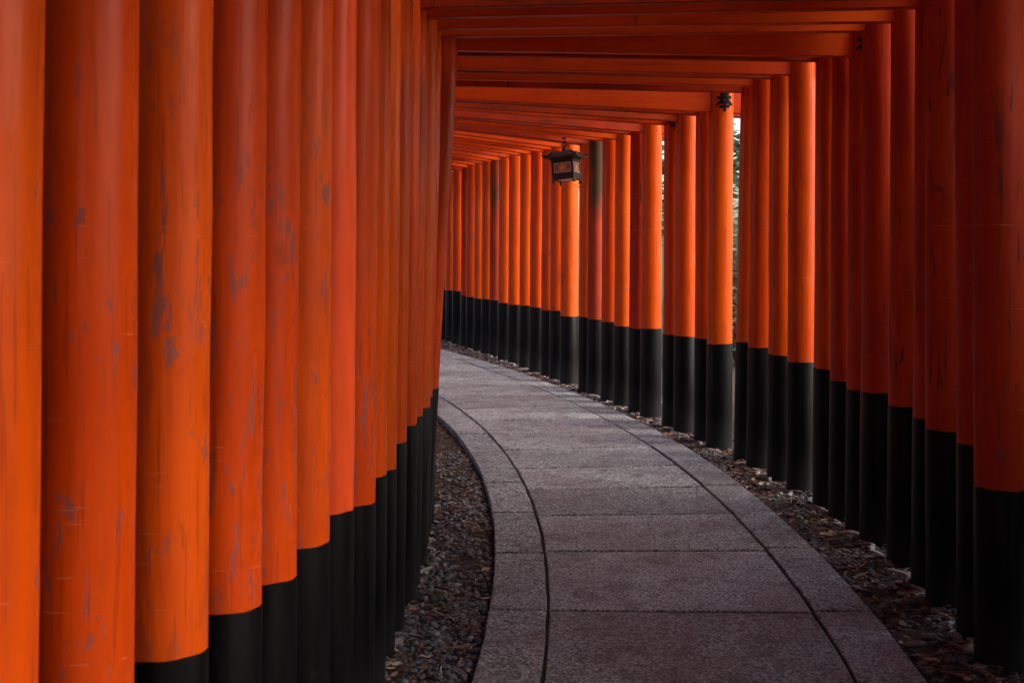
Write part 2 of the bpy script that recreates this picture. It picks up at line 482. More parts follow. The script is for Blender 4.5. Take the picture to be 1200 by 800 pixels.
GATES = []
def torii(label, s, offL, offR, hbL, hbR, rL, rR, nuki, leanL=0.008, leanR=-0.005, matL=None, matR=None, matB=None, glyph=False, nh=0.15, yaw=0.0, top=2.75, tilt=0.0, rail=0.27, gx=0.0):
    x, y, t = course(s)
    g = thing('torii_gate', label, 'torii gate', (x, y, 0), t + yaw, 'vermilion torii gates lined up over the path')
    pl, cl = post(g, -offL, leanL, rL, hbL, top - tilt * (offL + offR), matL or PAINT, random.uniform(-0.002, 0.002))
    pr, cr = post(g, offR, leanR, rR, hbR, top, matR or PAINT, random.uniform(-0.002, 0.002))
    mb = matB or random.choice([BEAM, BEAM, BEAM_OLD])
    d = random.uniform(0.05, 0.065)
    xl, xr = cl(nuki)[0], cr(nuki)[0]
    xw = xr - xl
    sag = random.uniform(-0.006, 0.006)
    def beam(name, x0, x1, z, h, dep, rise=0.0, bev=0.004, mat=mb, top_dep=None):
        bm = bmesh.new(); rows = []; N = 12
        td = top_dep or dep
        for i in range(N + 1):
            u = i / N; X = x0 + (x1 - x0) * u; e = (2 * u - 1) ** 2
            Z = z + rise * e + sag * (u - 0.5) + tilt * (X - xr)
            sec = [(-dep / 2 + bev, 0), (dep / 2 - bev, 0), (dep / 2, bev), (td / 2, h - bev), (td / 2 - bev, h), (-td / 2 + bev, h), (-td / 2, h - bev), (-dep / 2, bev)]
            rows.append([bm.verts.new((X, a, Z + b)) for a, b in sec])
        for a, b in zip(rows, rows[1:]):
            for k in range(8): bm.faces.new((a[k], a[(k + 1) % 8], b[(k + 1) % 8], b[k]))
        bm.faces.new(rows[0][::-1]); bm.faces.new(rows[-1])
        return link(name, mesh_of(name, bm, True, 30), mat, g)
    beam('tie_beam', xl - 0.3, xr + 0.3, nuki, nh, d)
    beam('lintel', xl - 0.42, xr + 0.42, top, 0.12, 0.16, 0.02, 0.004)
    beam('top_rail', xl - 0.5, xr + 0.5, top + 0.123, 0.13, 0.17, 0.05, 0.004, mb, rail)
    bm = bmesh.new(); xm = (xl + xr) / 2
    add_box(bm, (xm, 0, (nuki + nh + top) / 2 + 0.001 + tilt * (xm - xr)), (0.12, 0.045, top - nuki - nh - 0.004 + 0.03), 0.004)
    link('centre_strut', mesh_of('centre_strut', bm, True, 30), mb, g)
    if glyph:
        add_glyph(pr, cr(nuki + 0.1), rR * 0.972, glyph, 0.155, 0.12, gx)
    GATES.append(g)
    return g

# gates beside and just ahead of the camera: only their left posts are in the picture
NEAR = [  # y of the left post, right silhouette's x in pixels, black height, radius, paint
    (1.78, 36, 0.65, 0.078, PAINT), (2.03, 152, 0.65, 0.083, PAINT), (2.31, 240, 0.651, 0.080, PAINT_SCUFFED), (2.57, 303, 0.655, 0.079, PAINT_SCUFFED),
    (2.82, 345, 0.644, 0.078, PAINT_SCUFFED), (3.10, 383, 0.653, 0.080, PAINT_SCUFFED), (3.42, 412, 0.661, 0.078, PAINT_FRESH), (3.73, 438, 0.616, 0.080, PAINT_SCUFFED), (4.00, 451, 0.645, 0.078, PAINT)]
def left_off(y, px, r, s):
    """offset of the post whose right-hand outline is seen at px"""
    x = (px - 600) / FPX * y - r
    cx, cy, t = course(s)
    return -((x - cx) * math.cos(t) + (y - cy) * math.sin(t))
NEAR_LABELS = [
    'vermilion gate whose left pillar is cut by the left edge of the picture',
    'torii gate with the widest smooth orange left pillar, second pillar from the left edge',
    'torii gate whose left pillar is the leftmost one showing its black base',
    'torii gate with dark scuff streaks, second left pillar to show its black base',
    'torii gate with grey rubbed patches, third left pillar to show its black base',
    'torii gate with a pale scuffed left pillar just before the smooth pinkish one',
    'torii gate with a smooth pinkish freshly painted left pillar among scuffed ones',
    'torii gate with a scuffed left pillar just right of the smooth pinkish one',
    'torii gate with a slim glossy left pillar, two beyond the smooth pinkish one',
]
for (y, px, hb, r, m), lab in zip(NEAR, NEAR_LABELS):
    s = s_at_y(y) + 0.0
    for _ in range(4):
        oL = left_off(y, px, r, s)
        cx, cy, t = course(s); s += (y - (cy - oL * math.sin(t))) * 0.9
    torii(lab, s, oL, 1.06, hb, random.uniform(0.62, 0.66), r, 0.08, random.uniform(2.3, 2.34), 0.010, -0.006, m, PAINT)

# gates whose right posts are in the picture: s, offset and black height of the right post, underside of the tie beam, paint, left lean, left black height
FAR = [
    (-1.541, 1.023, .56, 2.32, PAINT_CRACKED_SHADED, .012, .60, 0.085),
    (-1.271, 1.041, .659, 2.33, PAINT_OLD_SHADED, .014, .649, 0.078),
    (-0.865, 1.061, .641, 2.305, PAINT_OLD_SHADED, .012, .652, 0.08),
    (-0.634, 1.067, .651, 2.305, PAINT_OLD_SHADED, .016, .656, 0.078),
    (-0.306, 1.070, .655, 2.305, PAINT_OLD_SHADED, .024, .649, 0.08),
    (0.051, 1.067, .667, 2.322, PAINT_OLD_SHADED, .03, .65, 0.083),
    (0.289, 1.063, .647, 2.24, PAINT_OLD_SHADED, .06, .66, 0.078),
    (0.532, 1.056, .660, 2.30, PAINT_OLD_SHADED, .02, .65, 0.078),
    (0.755, 1.048, .695, 2.28, PAINT, .015, .65, 0.078),
    (1.184, 1.031, .684, 2.265, PAINT, .012, .65, 0.078),
    (1.472, 1.017, .695, 2.28, PAINT, .012, .65, 0.08),
    (1.814, 0.999, .707, 2.28, PAINT, .012, .65, 0.08),
    (2.081, 0.997, .714, 2.27, PAINT, .012, .65, 0.076),
    (2.533, 0.965, .663, 2.19, PAINT, .012, .65, 0.083),
    (2.778, 0.953, .676, 2.19, PAINT, .012, .65, 0.08),
    (3.188, 0.936, .659, 2.185, PAINT, .012, .65, 0.082),
    (3.422, 0.927, .652, 2.177, PAINT, .012, .65, 0.08),
    (3.913, 0.913, .658, 2.165, PAINT, .012, .65, 0.083),
    (4.173, 0.908, .639, 2.165, PAINT_OLD_SHADED, .012, .65, 0.08),
    (4.550, 0.903, .631, 2.155, PAINT, .012, .65, 0.08),
    (4.870, 0.902, .643, 2.165, PAINT, .012, .65, 0.08),
    (5.253, 0.905, .639, 2.16, PAINT_MOSSY, .012, .65, 0.08),
    (5.509, 0.910, .640, 2.17, PAINT, .012, .65, 0.078),
    (6.039, 0.924, .613, 2.18, PAINT_SCUFFED, .012, .65, 0.081),
    (6.399, 0.938, .643, 2.18, PAINT, .012, .65, 0.08),
    (6.701, 0.955, .629, 2.18, PAINT, .012, .65, 0.08),
    (7.086, 0.975, .636, 2.18, PAINT, .012, .65, 0.08),
    (7.505, 1.005, .630, 2.19, PAINT, .012, .65, 0.08),
    (7.928, 1.035, .615, 2.19, PAINT, .012, .65, 0.08),
    (8.344, 1.066, .611, 2.185, PAINT, .012, .65, 0.08),
    (8.755, 1.104, .618, 2.19, PAINT_MOSSY, .012, .65, 0.08),
    (9.087, 1.128, .615, 2.19, PAINT, .012, .65, 0.08),
    (9.458, 1.161, .606, 2.19, PAINT, .012, .65, 0.08),
    (9.819, 1.188, .604, 2.18, PAINT, .012, .65, 0.08),
    (10.061, 1.205, .613, 2.15, PAINT_OLD_SHADED, .012, .65, 0.08),
    (10.465, 1.230, .649, 2.14, PAINT, .012, .65, 0.08),
    (10.763, 1.245, .647, 2.14, PAINT, .012, .65, 0.08),
    (11.025, 1.255, .641, 2.14, PAINT, .012, .65, 0.08),
    (11.40, 1.27, .64, 2.14, PAINT, .012, .65, 0.08),
]
ORD = ['', 'first', 'second', 'third', 'fourth', 'fifth', 'sixth', 'seventh', 'eighth', 'ninth', 'tenth', 'eleventh', 'twelfth', 'thirteenth', 'fourteenth', 'fifteenth']
FAR_LABELS = {
    0: 'torii gate whose dark wood-grained right pillar stands biggest at the right edge',
    1: 'torii gate with a narrow sliver of right pillar beside the big wood-grained one',
    2: 'torii gate whose shadowed beam cuts the top edge, third right pillar from the edge',
    3: 'torii gate with the uppermost bright red beam, fourth right pillar from the edge',
    4: 'torii gate with the dull beam right under the uppermost bright red one',
    5: 'torii gate just in front of the gate with the half-hidden black writing',
    6: 'torii gate with half-hidden black writing at the top of its dark right pillar',
    7: 'torii gate directly behind the one with the half-hidden black writing',
    8: 'torii gate second behind the one with the half-hidden black writing',
    9: 'torii gate whose right pillar has a bright rim and a mossy lit black base',
    10: 'torii gate directly beyond the right pillar with the lit mossy base',
    11: 'torii gate second before the green gap in the right row, with a dark right pillar',
    12: 'torii gate with a dark right pillar on the near side of the green gap',
    13: 'bright orange torii gate with the fully legible black character, beyond the green gap',
    14: 'torii gate directly behind the legible black character, a thin strip of right pillar',
    15: 'torii gate second behind the legible black character, its broad right pillar lit orange',
    16: 'torii gate whose black character is cut off by the beam in front of it',
    17: 'torii gate directly behind the cut-off black character, with a broad dark red right pillar',
    18: 'torii gate with a narrow greyed old right pillar behind the broad dark red one',
    19: 'torii gate second in front of the one with the mossy brown pillar top',
    20: 'torii gate just in front of the one with the mossy brown pillar top',
    21: 'torii gate with a mossy brown stained right pillar, right of the lantern',
    22: 'torii gate with a slim red right pillar just beyond the mossy brown one',
    23: 'torii gate whose pale right pillar with a bright rim rises behind the lantern',
    30: 'torii gate far along with a brown stained right pillar before the last bend',
    37: 'torii gate whose right pillar is the last one seen at the far bend',
    38: 'torii gate at the far bend, hidden beyond the last visible right pillar',
}
for i, (s, oR, hb, nuki, m, lean, hbL, r) in enumerate(FAR):
    lab = FAR_LABELS.get(i)
    if lab is None:
        lab = ('torii gate %s beyond the pale right pillar behind the lantern' % ORD[i - 23]) if i < 30 else ('torii gate %s beyond the far brown stained right pillar' % ORD[i - 30])
    oL = 1.075
    if i < 7: oL = [1.085, 1.085, 1.085, 1.085, 1.08, 1.09, 1.09][i]
    if i > 7: oL = 1.13
    gl = {6: 2.305, 13: 2.27, 16: 2.225}.get(i, False)
    tl = float(np.interp(i, [0, 5, 6, 12, 13, 16, 20, 24, 27, 38], [.02, .015, -.01, -.01, -.034, -.055, -.085, -.11, -.12, -.12]))
    r *= random.uniform(0.96, 1.06)
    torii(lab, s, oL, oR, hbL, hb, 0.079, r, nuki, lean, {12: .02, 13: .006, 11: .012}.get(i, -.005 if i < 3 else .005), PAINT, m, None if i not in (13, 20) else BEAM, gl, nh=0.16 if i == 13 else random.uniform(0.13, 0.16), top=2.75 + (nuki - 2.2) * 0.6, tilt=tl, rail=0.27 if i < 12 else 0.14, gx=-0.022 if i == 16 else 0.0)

# gates continuing round the bend
for k in range(14):
    torii('torii gate %s past the far bend, hidden by the left row' % ORD[k + 1], 11.77 + 0.4 * k, 1.13, 1.2, 0.64, 0.64, 0.08, 0.08, 2.15, tilt=-.1, rail=0.17)
# gates continuing behind the camera
for k in range(14):
    torii('torii gate %s behind the viewpoint, out of the picture' % ORD[k + 1], s_at_y(1.78) - 0.3 * (k + 1), 1.07, 1.07, 0.65, 0.65, 0.08, 0.08, 2.31)

# ------------------------------------------------------------------ hanging lantern
LG = GATES[9 + 19]
LOC = Vector((0.415, 10.25, 0))
LTOP = 2.152
METAL = simple('lantern_black_metal', (0.018, 0.017, 0.018), 0.42, 0.5, 0.0, 0.4, 40)
PATINA = simple('lantern_roof_patina', (0.05, 0.058, 0.05), 0.4, 0.5, 0.3, 0.5, 30)
GOLD = simple('lantern_gold', (0.95, 0.52, 0.10), 0.35, 0.5, 0.15)
MAUVE = simple('lantern_panel', (0.36, 0.15, 0.115), 0.5)
PALE = simple('lantern_pale_panel', (0.8, 0.62, 0.52), 0.5)
lan = thing('hanging_lantern', 'small black square lantern with gold round crests hanging from a beam', 'lantern', LOC, math.radians(-22))
lan.rotation_euler = (Matrix.Rotation(math.radians(-5), 3, 'X') @ Matrix.Rotation(math.radians(-4), 3, 'Y') @ Matrix.Rotation(math.radians(-22), 3, 'Z')).to_euler()
_pv = Vector((0, 0, LTOP)); lan.location = LOC + _pv - lan.rotation_euler.to_matrix() @ _pv
def part(name, bm, mat, par=lan, smooth=True):
    return link(name, mesh_of(name, bm, smooth, 35), mat, par)
# roof: shallow hipped roof with upswept eaves
bm = bmesh.new()
ZE = 1.985
prof = [(0.135, ZE + 0.006, 0.012), (0.128, ZE + 0.012, 0.008), (0.115, ZE + 0.018, 0.0), (0.098, ZE + 0.034, 0.0), (0.088, ZE + 0.050, 0.0), (0.082, ZE + 0.054, 0.0)]
rings = []
for w, z, up in [(0.135, ZE - 0.004, 0.010)] + prof:
    ring = []
    for a, b in ((-1, -1), (0, -1), (1, -1), (1, 0), (1, 1), (0, 1), (-1, 1), (-1, 0)):
        corner = abs(a * b)
        ring.append(bm.verts.new((a * w * (1 + 0.04 * corner * (up > 0)), b * w * (1 + 0.04 * corner * (up > 0)), z + up * corner)))
    rings.append(ring)
for a, b in zip(rings, rings[1:]):
    for k in range(8): bm.faces.new((a[k], a[(k + 1) % 8], b[(k + 1) % 8], b[k]))
bm.faces.new(rings[0][::-1]); bm.faces.new(rings[-1])
roof = part('roof', bm, PATINA)
for a in (0, 1, 2, 3):
    bm = bmesh.new()
    d = Vector((1, 1, 0)); rot = Matrix.Rotation(a * math.pi / 2, 3, 'Z'); d = rot @ d
    add_tube(bm, [d * 0.083 + Vector((0, 0, ZE + 0.055)), d * 0.098 + Vector((0, 0, ZE + 0.036)), d * 0.117 + Vector((0, 0, ZE + 0.02)), d * 0.147 + Vector((0, 0, ZE + 0.03))], [0.006, 0.006, 0.006, 0.005], 6)
    part('ridge', bm, METAL, roof)
bm = bmesh.new()
add_tube(bm, [(0, 0, ZE + 0.055), (0, 0, ZE + 0.066), (0, 0, ZE + 0.07), (0, 0, ZE + 0.09), (0, 0, ZE + 0.098)], [0.026, 0.026, 0.015, 0.013, 0.006], 10)
part('finial', bm, METAL, roof)
# hanging ring and hook
bm = bmesh.new()
zc = ZE + 0.117
pts = [(0.021 * math.cos(a), 0, zc + 0.021 * math.sin(a)) for a in [2 * math.pi * k / 14 for k in range(15)]]
add_tube(bm, pts, [0.0042] * 15, 6, False)
part('ring', bm, METAL)
bm = bmesh.new()
hp = [(0.0, 0, LTOP + 0.004)] + [(0.012 * math.sin(a), 0, zc + 0.027 + 0.012 * math.cos(a)) for a in (0, 0.8, 1.6, 2.4, 3.1, 3.9)]
hp = [(0, 0, LTOP + 0.004), (0, 0, zc + 0.043)] + hp[2:]
add_tube(bm, hp, [0.0045] * len(hp), 6)
add_box(bm, (0, 0, LTOP - 0.003), (0.03, 0.03, 0.008))
part('hook', bm, METAL)
# body
HB, ZB, ZT = 0.083, 1.815, 1.975
bm = bmesh.new()
for a in (-1, 1):
    for b in (-1, 1): add_box(bm, (a * HB, b * HB, (ZB + ZT) / 2), (0.016, 0.016, ZT - ZB), 0.002)
for zz, hh in ((ZT - 0.012, 0.03), (ZB + 0.032, 0.034), (ZB + 0.006, 0.0175)):
    for a in (-1, 1):
        add_box(bm, (0, a * HB, zz), (2 * HB - 0.018, 0.014, hh)); add_box(bm, (a * HB, 0, zz), (0.014, 2 * HB - 0.018, hh))
part('body_frame', bm, METAL)
bm = bmesh.new(); add_box(bm, (0, 0, ZT + 0.007), (0.2, 0.2, 0.012), 0.003); add_box(bm, (0, 0, ZT + 0.018), (0.17, 0.17, 0.012))
part('eave_plate', bm, METAL)
for k in range(4):
    R = Matrix.Rotation(k * math.pi / 2, 4, 'Z')
    def P(bm): bmesh.ops.transform(bm, matrix=R, verts=bm.verts); return bm
    bm = bmesh.new(); zc2, hh = (ZB + 0.05 + ZT - 0.027) / 2, (ZT - 0.027 - ZB - 0.05)
    add_box(bm, (0, -HB + 0.001, zc2), (2 * HB - 0.0155, 0.006, hh))
    pn = part('side_panel', P(bm), MAUVE)
    bm = bmesh.new()
    ww = 2 * HB - 0.024
    for sg in (-1, 1):
        add_box(bm, (0, -HB - 0.003, zc2 + sg * (hh / 2 - 0.004)), (ww, 0.003, 0.004)); add_box(bm, (sg * (ww / 2 - 0.002), -HB - 0.003, zc2), (0.004, 0.003, hh - 0.0125))
    part('panel_border', P(bm), PALE, pn)
    bm = bmesh.new()
    for r0, r1, yy in ((0.0, 0.0165, 0.0052), (0.0245, 0.031, 0.004)):
        N = 20
        for q in range(N):
            a0, a1 = 2 * math.pi * q / N, 2 * math.pi * (q + 1) / N
            vs = [(r1 * math.cos(a0), -HB - yy, zc2 + r1 * math.sin(a0)), (r1 * math.cos(a1), -HB - yy, zc2 + r1 * math.sin(a1))]
            vs += [(r0 * math.cos(a1), -HB - yy, zc2 + r0 * math.sin(a1)), (r0 * math.cos(a0), -HB - yy, zc2 + r0 * math.sin(a0))] if r0 else [(0, -HB - yy, zc2)]
            bm.faces.new([bm.verts.new(v) for v in vs])
    for q in range(12):
        a = 2 * math.pi * q / 12
        add_box(bm, (0.0205 * math.cos(a), -HB - 0.0035, zc2 + 0.0205 * math.sin(a)), (0.005, 0.003, 0.004))
    part('crest', P(bm), GOLD, pn)
    bm = bmesh.new()
    for sx in (-1, 1):
        for szn in (-1, 1):
            add_box(bm, (sx * 0.047, -HB - 0.0028, zc2 + szn * 0.021), (0.03, 0.002, 0.004)); add_box(bm, (sx * 0.047, -HB - 0.0028, zc2 + szn * 0.033), (0.03, 0.002, 0.003))
            add_box(bm, (sx * 0.034, -HB - 0.0032, zc2 + szn * 0.027), (0.004, 0.002, 0.018))
    part('fretwork', P(bm), simple('fretwork_bronze', (0.75, 0.48, 0.26), 0.4, 0.5, 0.1) if k == 0 else bpy.data.materials['fretwork_bronze'], pn)
bm = bmesh.new(); add_box(bm, (0, 0, ZB + 0.001), (2 * HB - 0.036, 2 * HB - 0.036, 0.004))
part('bottom_panel', bm, PALE)
for a in (-1, 1):
    for b in (-1, 1):
        bm = bmesh.new()
        add_tube(bm, [(a * HB, b * HB, ZB + 0.004), (a * (HB + 0.002), b * (HB + 0.002), ZB - 0.015), (a * (HB + 0.007), b * (HB + 0.007), ZB - 0.03)], [0.011, 0.010, 0.008], 6)
        part('foot', bm, METAL)

# ------------------------------------------------------------------ roof-tile edging set on edge in the soil
TILE = simple('old_grey_tile', (0.40, 0.375, 0.36), 0.7, 0.4, 0.0, 0.55, 25)
def tile_mesh(chord, bulge, h, th):
    bm = bmesh.new(); N = 7; cols = []
    for i in range(N + 1):
        u = i / N - 0.5
        x = u * chord; y = bulge * (1 - (2 * u) ** 2)
        nx, ny = -(-8 * bulge * u / chord), 1.0; d = math.hypot(nx, ny); nx, ny = nx / d, ny / d
        cols.append([bm.verts.new((x + k * nx * th / 2, y + k * ny * th / 2, z)) for k, z in ((-1, -0.07), (-1, h), (1, h), (1, -0.07))])
    for a, b in zip(cols, cols[1:]):
        for k in range(4): bm.faces.new((a[k], a[(k + 1) % 4], b[(k + 1) % 4], b[k]))
    bm.faces.new(cols[0][::-1]); bm.faces.new(cols[-1])
    bmesh.ops.bevel(bm, geom=[e for e in bm.edges if len(e.link_faces) == 2 and e.calc_face_angle() > 1.2], offset=th * 0.3, segments=1, affect='EDGES')
    return mesh_of('tile', bm, True, 50)
TM = [tile_mesh(0.2, 0.045, 0.013, 0.015), tile_mesh(0.165, 0.045, 0.017, 0.016), tile_mesh(0.12, 0.032, 0.01, 0.013)]
def row_off(s):
    return float(np.interp(s, [f[0] for f in FAR], [f[1] for f in FAR])) - 0.1
for side, s0, s1, lab in ((1, -1.9, 10.8, 'wavy row of grey roof tiles set on edge along the right pillars'), (-1, -2.6, 1.6, 'broken row of curled grey roof tiles set on edge beside the left pillars')):
    c = at((s0 + s1) / 2, side, GZ)
    ed = thing('tile_edging', lab, 'edging', c)
    s = s0
    while s < s1:
        me = TM[random.choice([0, 0, 1, 2])]
        L = {0: .2, 1: .165, 2: .12}[TM.index(me)]
        if random.random() < (0.82 if side > 0 else 0.55):
            off = (row_off(s) + random.uniform(-.012, .008)) if side > 0 else -(1.085 - 0.1)
            p = at(s, side * abs(off), GZ + random.uniform(-0.012, 0.012)) - c
            o = link('tile', me, TILE, ed, p)
            _, _, t = course(s)
            o.rotation_euler = (random.gauss(0, .1), random.gauss(0, .05), t + math.pi / 2 * (-1 if side > 0 else 1) + random.gauss(0, .09))
        s += L * 0.98

# ------------------------------------------------------------------ gravel and leaf litter on both verges
def ico(sub):
    bm = bmesh.new(); bmesh.ops.create_icosphere(bm, subdivisions=sub, radius=1.0)
    v = np.array([x.co[:] for x in bm.verts]); f = np.array([[y.index for y in x.verts] for x in bm.faces]); bm.free()
    return v, f
def scatter(name, bv, bf, P, scale, rot, mat, jit=0.0, pick=None, smooth=True, label=None):
    n = len(P); nv = len(bv)
    V = bv[None] * scale[:, None, :]
    if jit: V = V * (1 + jit * rng.normal(size=(n, nv, 1)))
    ca, sa = np.cos(rot[:, 2]), np.sin(rot[:, 2]); cb, sb = np.cos(rot[:, 0]), np.sin(rot[:, 0])
    y = V[..., 1] * cb[:, None] - V[..., 2] * sb[:, None]; z = V[..., 1] * sb[:, None] + V[..., 2] * cb[:, None]; x = V[..., 0]
    V = np.stack([x * ca[:, None] - y * sa[:, None], x * sa[:, None] + y * ca[:, None], z], -1) + P[:, None]
    F = (bf[None] + (np.arange(n) * nv)[:, None, None]).reshape(-1, bf.shape[1])
    me = bpy.data.meshes.new(name)
    me.vertices.add(n * nv); me.vertices.foreach_set('co', V.reshape(-1).astype(np.float32))
    k = bf.shape[1]
    me.loops.add(F.size); me.loops.foreach_set('vertex_index', F.reshape(-1).astype(np.int32))
    me.polygons.add(len(F)); me.polygons.foreach_set('loop_start', (np.arange(len(F)) * k).astype(np.int32))
    me.update(calc_edges=True); me.validate()
    a = me.attributes.new('pick', 'FLOAT', 'FACE')
    pk = rng.random(n) if pick is None else pick
    a.data.foreach_set('value', np.repeat(pk, len(bf)).astype(np.float32))
    if smooth: me.polygons.foreach_set('use_smooth', [True] * len(F))
    o = link(name, me, mat)
    return tag(o, label, None, None, 'stuff')
def strip_points(n, s0, s1, o0, o1, zlo, zhi):
    s = rng.uniform(s0, s1, n); o = rng.uniform(o0, o1, n)
    x = np.interp(s, _S, _X); y = np.interp(s, _S, _Y); t = np.interp(s, _S, _T)
    return np.stack([x + o * np.cos(t), y + o * np.sin(t), rng.uniform(zlo, zhi, n)], -1), s, o
i1v, i1f = ico(1); i2v, i2f = ico(2)
def pebbles(name, n, s0, s1, o0, o1, rmin, rmax, v, f, lab, patch=None):
    P, s, o = strip_points(n, s0, s1, o0, o1, GZ - 0.004, GZ + 0.008)
    if patch is not None:
        keep = patch(s, o) > rng.random(n); P = P[keep]
    n = len(P)
    r = rmin + (rmax - rmin) * rng.random(n) ** 2.2
    sc = np.stack([r * rng.uniform(0.8, 1.35, n), r * rng.uniform(0.8, 1.2, n), r * rng.uniform(0.5, 0.85, n)], -1)
    rot = np.stack([rng.normal(0, 0.35, n), np.zeros(n), rng.uniform(0, 6.28, n)], -1)
    return scatter(name, v, f, P, sc, rot, PEBBLE, 0.09, label=lab)
E1 = W2 + EW + 0.008
patchy = lambda s, o: 0.45 + 0.4 * np.sin(s * 5.1 + o * 3) * np.sin(s * 2.3 + o * 17 + 1)
pebbles('gravel', 8200, -3.0, 2.6, -1.25, -E1, 0.005, 0.018, i2v, i2f, 'blue-grey pebbles scattered on the left verge', lambda s, o: np.clip(patchy(s, o) + 0.35 * (s < -0.4), 0.1, 1))
pebbles('gravel', 8000, -2.4, 3.5, E1, 1.2, 0.005, 0.017, i2v, i2f, 'dark pebbles scattered on the right verge nearest the viewer', patchy)
pebbles('gravel', 8500, 3.5, 12.0, E1, 1.4, 0.007, 0.018, i1v, i1f, 'dark pebbles scattered on the far right verge')
# leaf shape: pointed, folded along the midrib and curled
lv = np.array([(-1, 0, .1), (-.45, .42, .12), (.25, .42, .16), (1, 0, .28), (.25, -.42, .12), (-.45, -.42, .16), (-.4, 0, 0), (.3, 0, .02)])
lf = np.array([(0, 6, 1), (1, 6, 7), (1, 7, 2), (2, 7, 3), (3, 7, 4), (4, 7, 6), (4, 6, 5), (5, 6, 0)])
def leaves(name, n, s0, s1, o0, o1, lmin, lmax, lab, z=0.0):
    P, s, o = strip_points(n, s0, s1, o0, o1, GZ + 0.004 + z, GZ + 0.02 + z)
    keep = (0.5 + 0.5 * np.sin(s * 4.3 + o * 11) * np.sin(s * 7.1 - o * 5 + 2)) * 0.85 + 0.15 > rng.random(n); P = P[keep]; n = len(P)
    L = lmin + (lmax - lmin) * rng.random(n) ** 2
    sc = np.stack([L, L * rng.uniform(0.5, 1.1, n), L * rng.uniform(0.2, 1.6, n)], -1)
    rot = np.stack([rng.normal(0, 0.45, n), np.zeros(n), rng.uniform(0, 6.28, n)], -1)
    return scatter(name, lv, lf, P, sc, rot, LEAFM, 0.12, label=lab)
leaves('leaf_litter', 5600, -3.0, 5.0, -1.25, -E1 - 0.01, 0.006, 0.024, 'brown chips and dry leaves on the left verge')
leaves('leaf_litter', 5200, -2.4, 4.0, E1 + 0.01, 1.15, 0.008, 0.03, 'brown dry leaves over the near right verge')
leaves('leaf_litter', 4500, 4.0, 12.0, E1 + 0.01, 1.35, 0.01, 0.032, 'dry leaves along the far right verge')

tv = np.array([(-1, 0, 0), (-1, .5, .5), (-1, -.5, .5), (1, 0, 0), (1, .5, .5), (1, -.5, .5), (0, .6, .3), (0, 1.1, .8), (0, .1, .8)])
tf = np.array([(0, 6, 7), (0, 7, 1), (1, 7, 8), (1, 8, 2), (2, 8, 6), (2, 6, 0), (6, 3, 4), (6, 4, 7), (7, 4, 5), (7, 5, 8), (8, 5, 3), (8, 3, 6)])
def twigs(n, s0, s1, o0, o1, lab):
    P, s, o = strip_points(n, s0, s1, o0, o1, GZ + 0.012, GZ + 0.024)
    L = rng.uniform(0.02, 0.06, n); r = rng.uniform(0.0015, 0.003, n)
    rot = np.stack([np.zeros(n), np.zeros(n), rng.uniform(0, 6.28, n)], -1)
    t = scatter('twig_litter', tv, tf, P, np.stack([L, r * 2, r * 2], -1), rot, LEAFM, 0.03, pick=rng.uniform(0.6, 1.0, n), label=lab)
twigs(420, -2.4, 9.0, E1 + 0.02, 1.0, 'thin pale twigs among the leaves on the right verge')
twigs(200, -3.0, 3.0, -1.0, -E1 - 0.02, 'thin pale twigs among the pebbles on the left verge')

def fallen_leaf(label, px, py, L, col, rz, wide=0.8, z=0.014):
    d = py - YH; Y = FPX * (EYE - GZ) / d; X = (px - 600) / FPX * Y
    bm = bmesh.new(); vs = [bm.verts.new((a * L / 2, b * L / 2 * wide, c * L * 0.45 + random.uniform(0, .002))) for a, b, c in lv.tolist()]
    for f in lf.tolist(): bm.faces.new([vs[k] for k in f])
    bmesh.ops.subdivide_edges(bm, edges=bm.edges[:], cuts=1, use_grid_fill=True, smooth=0.4)
    stem = [(-L / 2, 0, L * .04), (-L * .62, L * .03, L * .07), (-L * .75, L * .02, L * .05)]
    add_tube(bm, stem, [0.0012] * 3, 5)
    t = NT('leaf_' + label.split()[0]); n = t.noise(t.coords(), 60, 4, 0.7)
    m = t.out(t.mix(n, col, tuple(c * 0.55 for c in col)), 0.65, t.bump(n, 0.4, 0.002), 0.4)
    o = link('fallen_leaf', mesh_of('fallen_leaf', bm, True, 60), m, None, (X, Y, GZ + z)); o.rotation_euler = (random.gauss(0, .12), random.gauss(0, .12), rz)
    return tag(o, label, 'leaf', 'single fallen leaves on the verges')
fallen_leaf('yellowish green slim leaf among the pebbles on the left verge', 520, 704, 0.06, (0.33, 0.31, 0.15), 0.5, 0.5)
fallen_leaf('ochre leaf against the left edge stone', 556, 667, 0.055, (0.3, 0.19, 0.11), 0.2, 0.7)
fallen_leaf('reddish long leaf near the bottom of the left verge', 540, 765, 0.11, (0.24, 0.1, 0.075), 0.45, 0.35)
fallen_leaf('pinkish broad leaf lying on the right verge', 1026, 657, 0.1, (0.3, 0.16, 0.13), -0.4, 0.95)
fallen_leaf('tan small leaf by the right verge stone corner', 1005, 680, 0.06, (0.34, 0.2, 0.11), 0.9, 0.8)
fallen_leaf('pale crumpled leaf at the bottom right beside the path', 1092, 778, 0.06, (0.45, 0.33, 0.25), -0.3, 1.0)
fallen_leaf('rust brown curled leaf under the right pillars', 1060, 700, 0.075, (0.2, 0.09, 0.05), 0.3, 0.7)

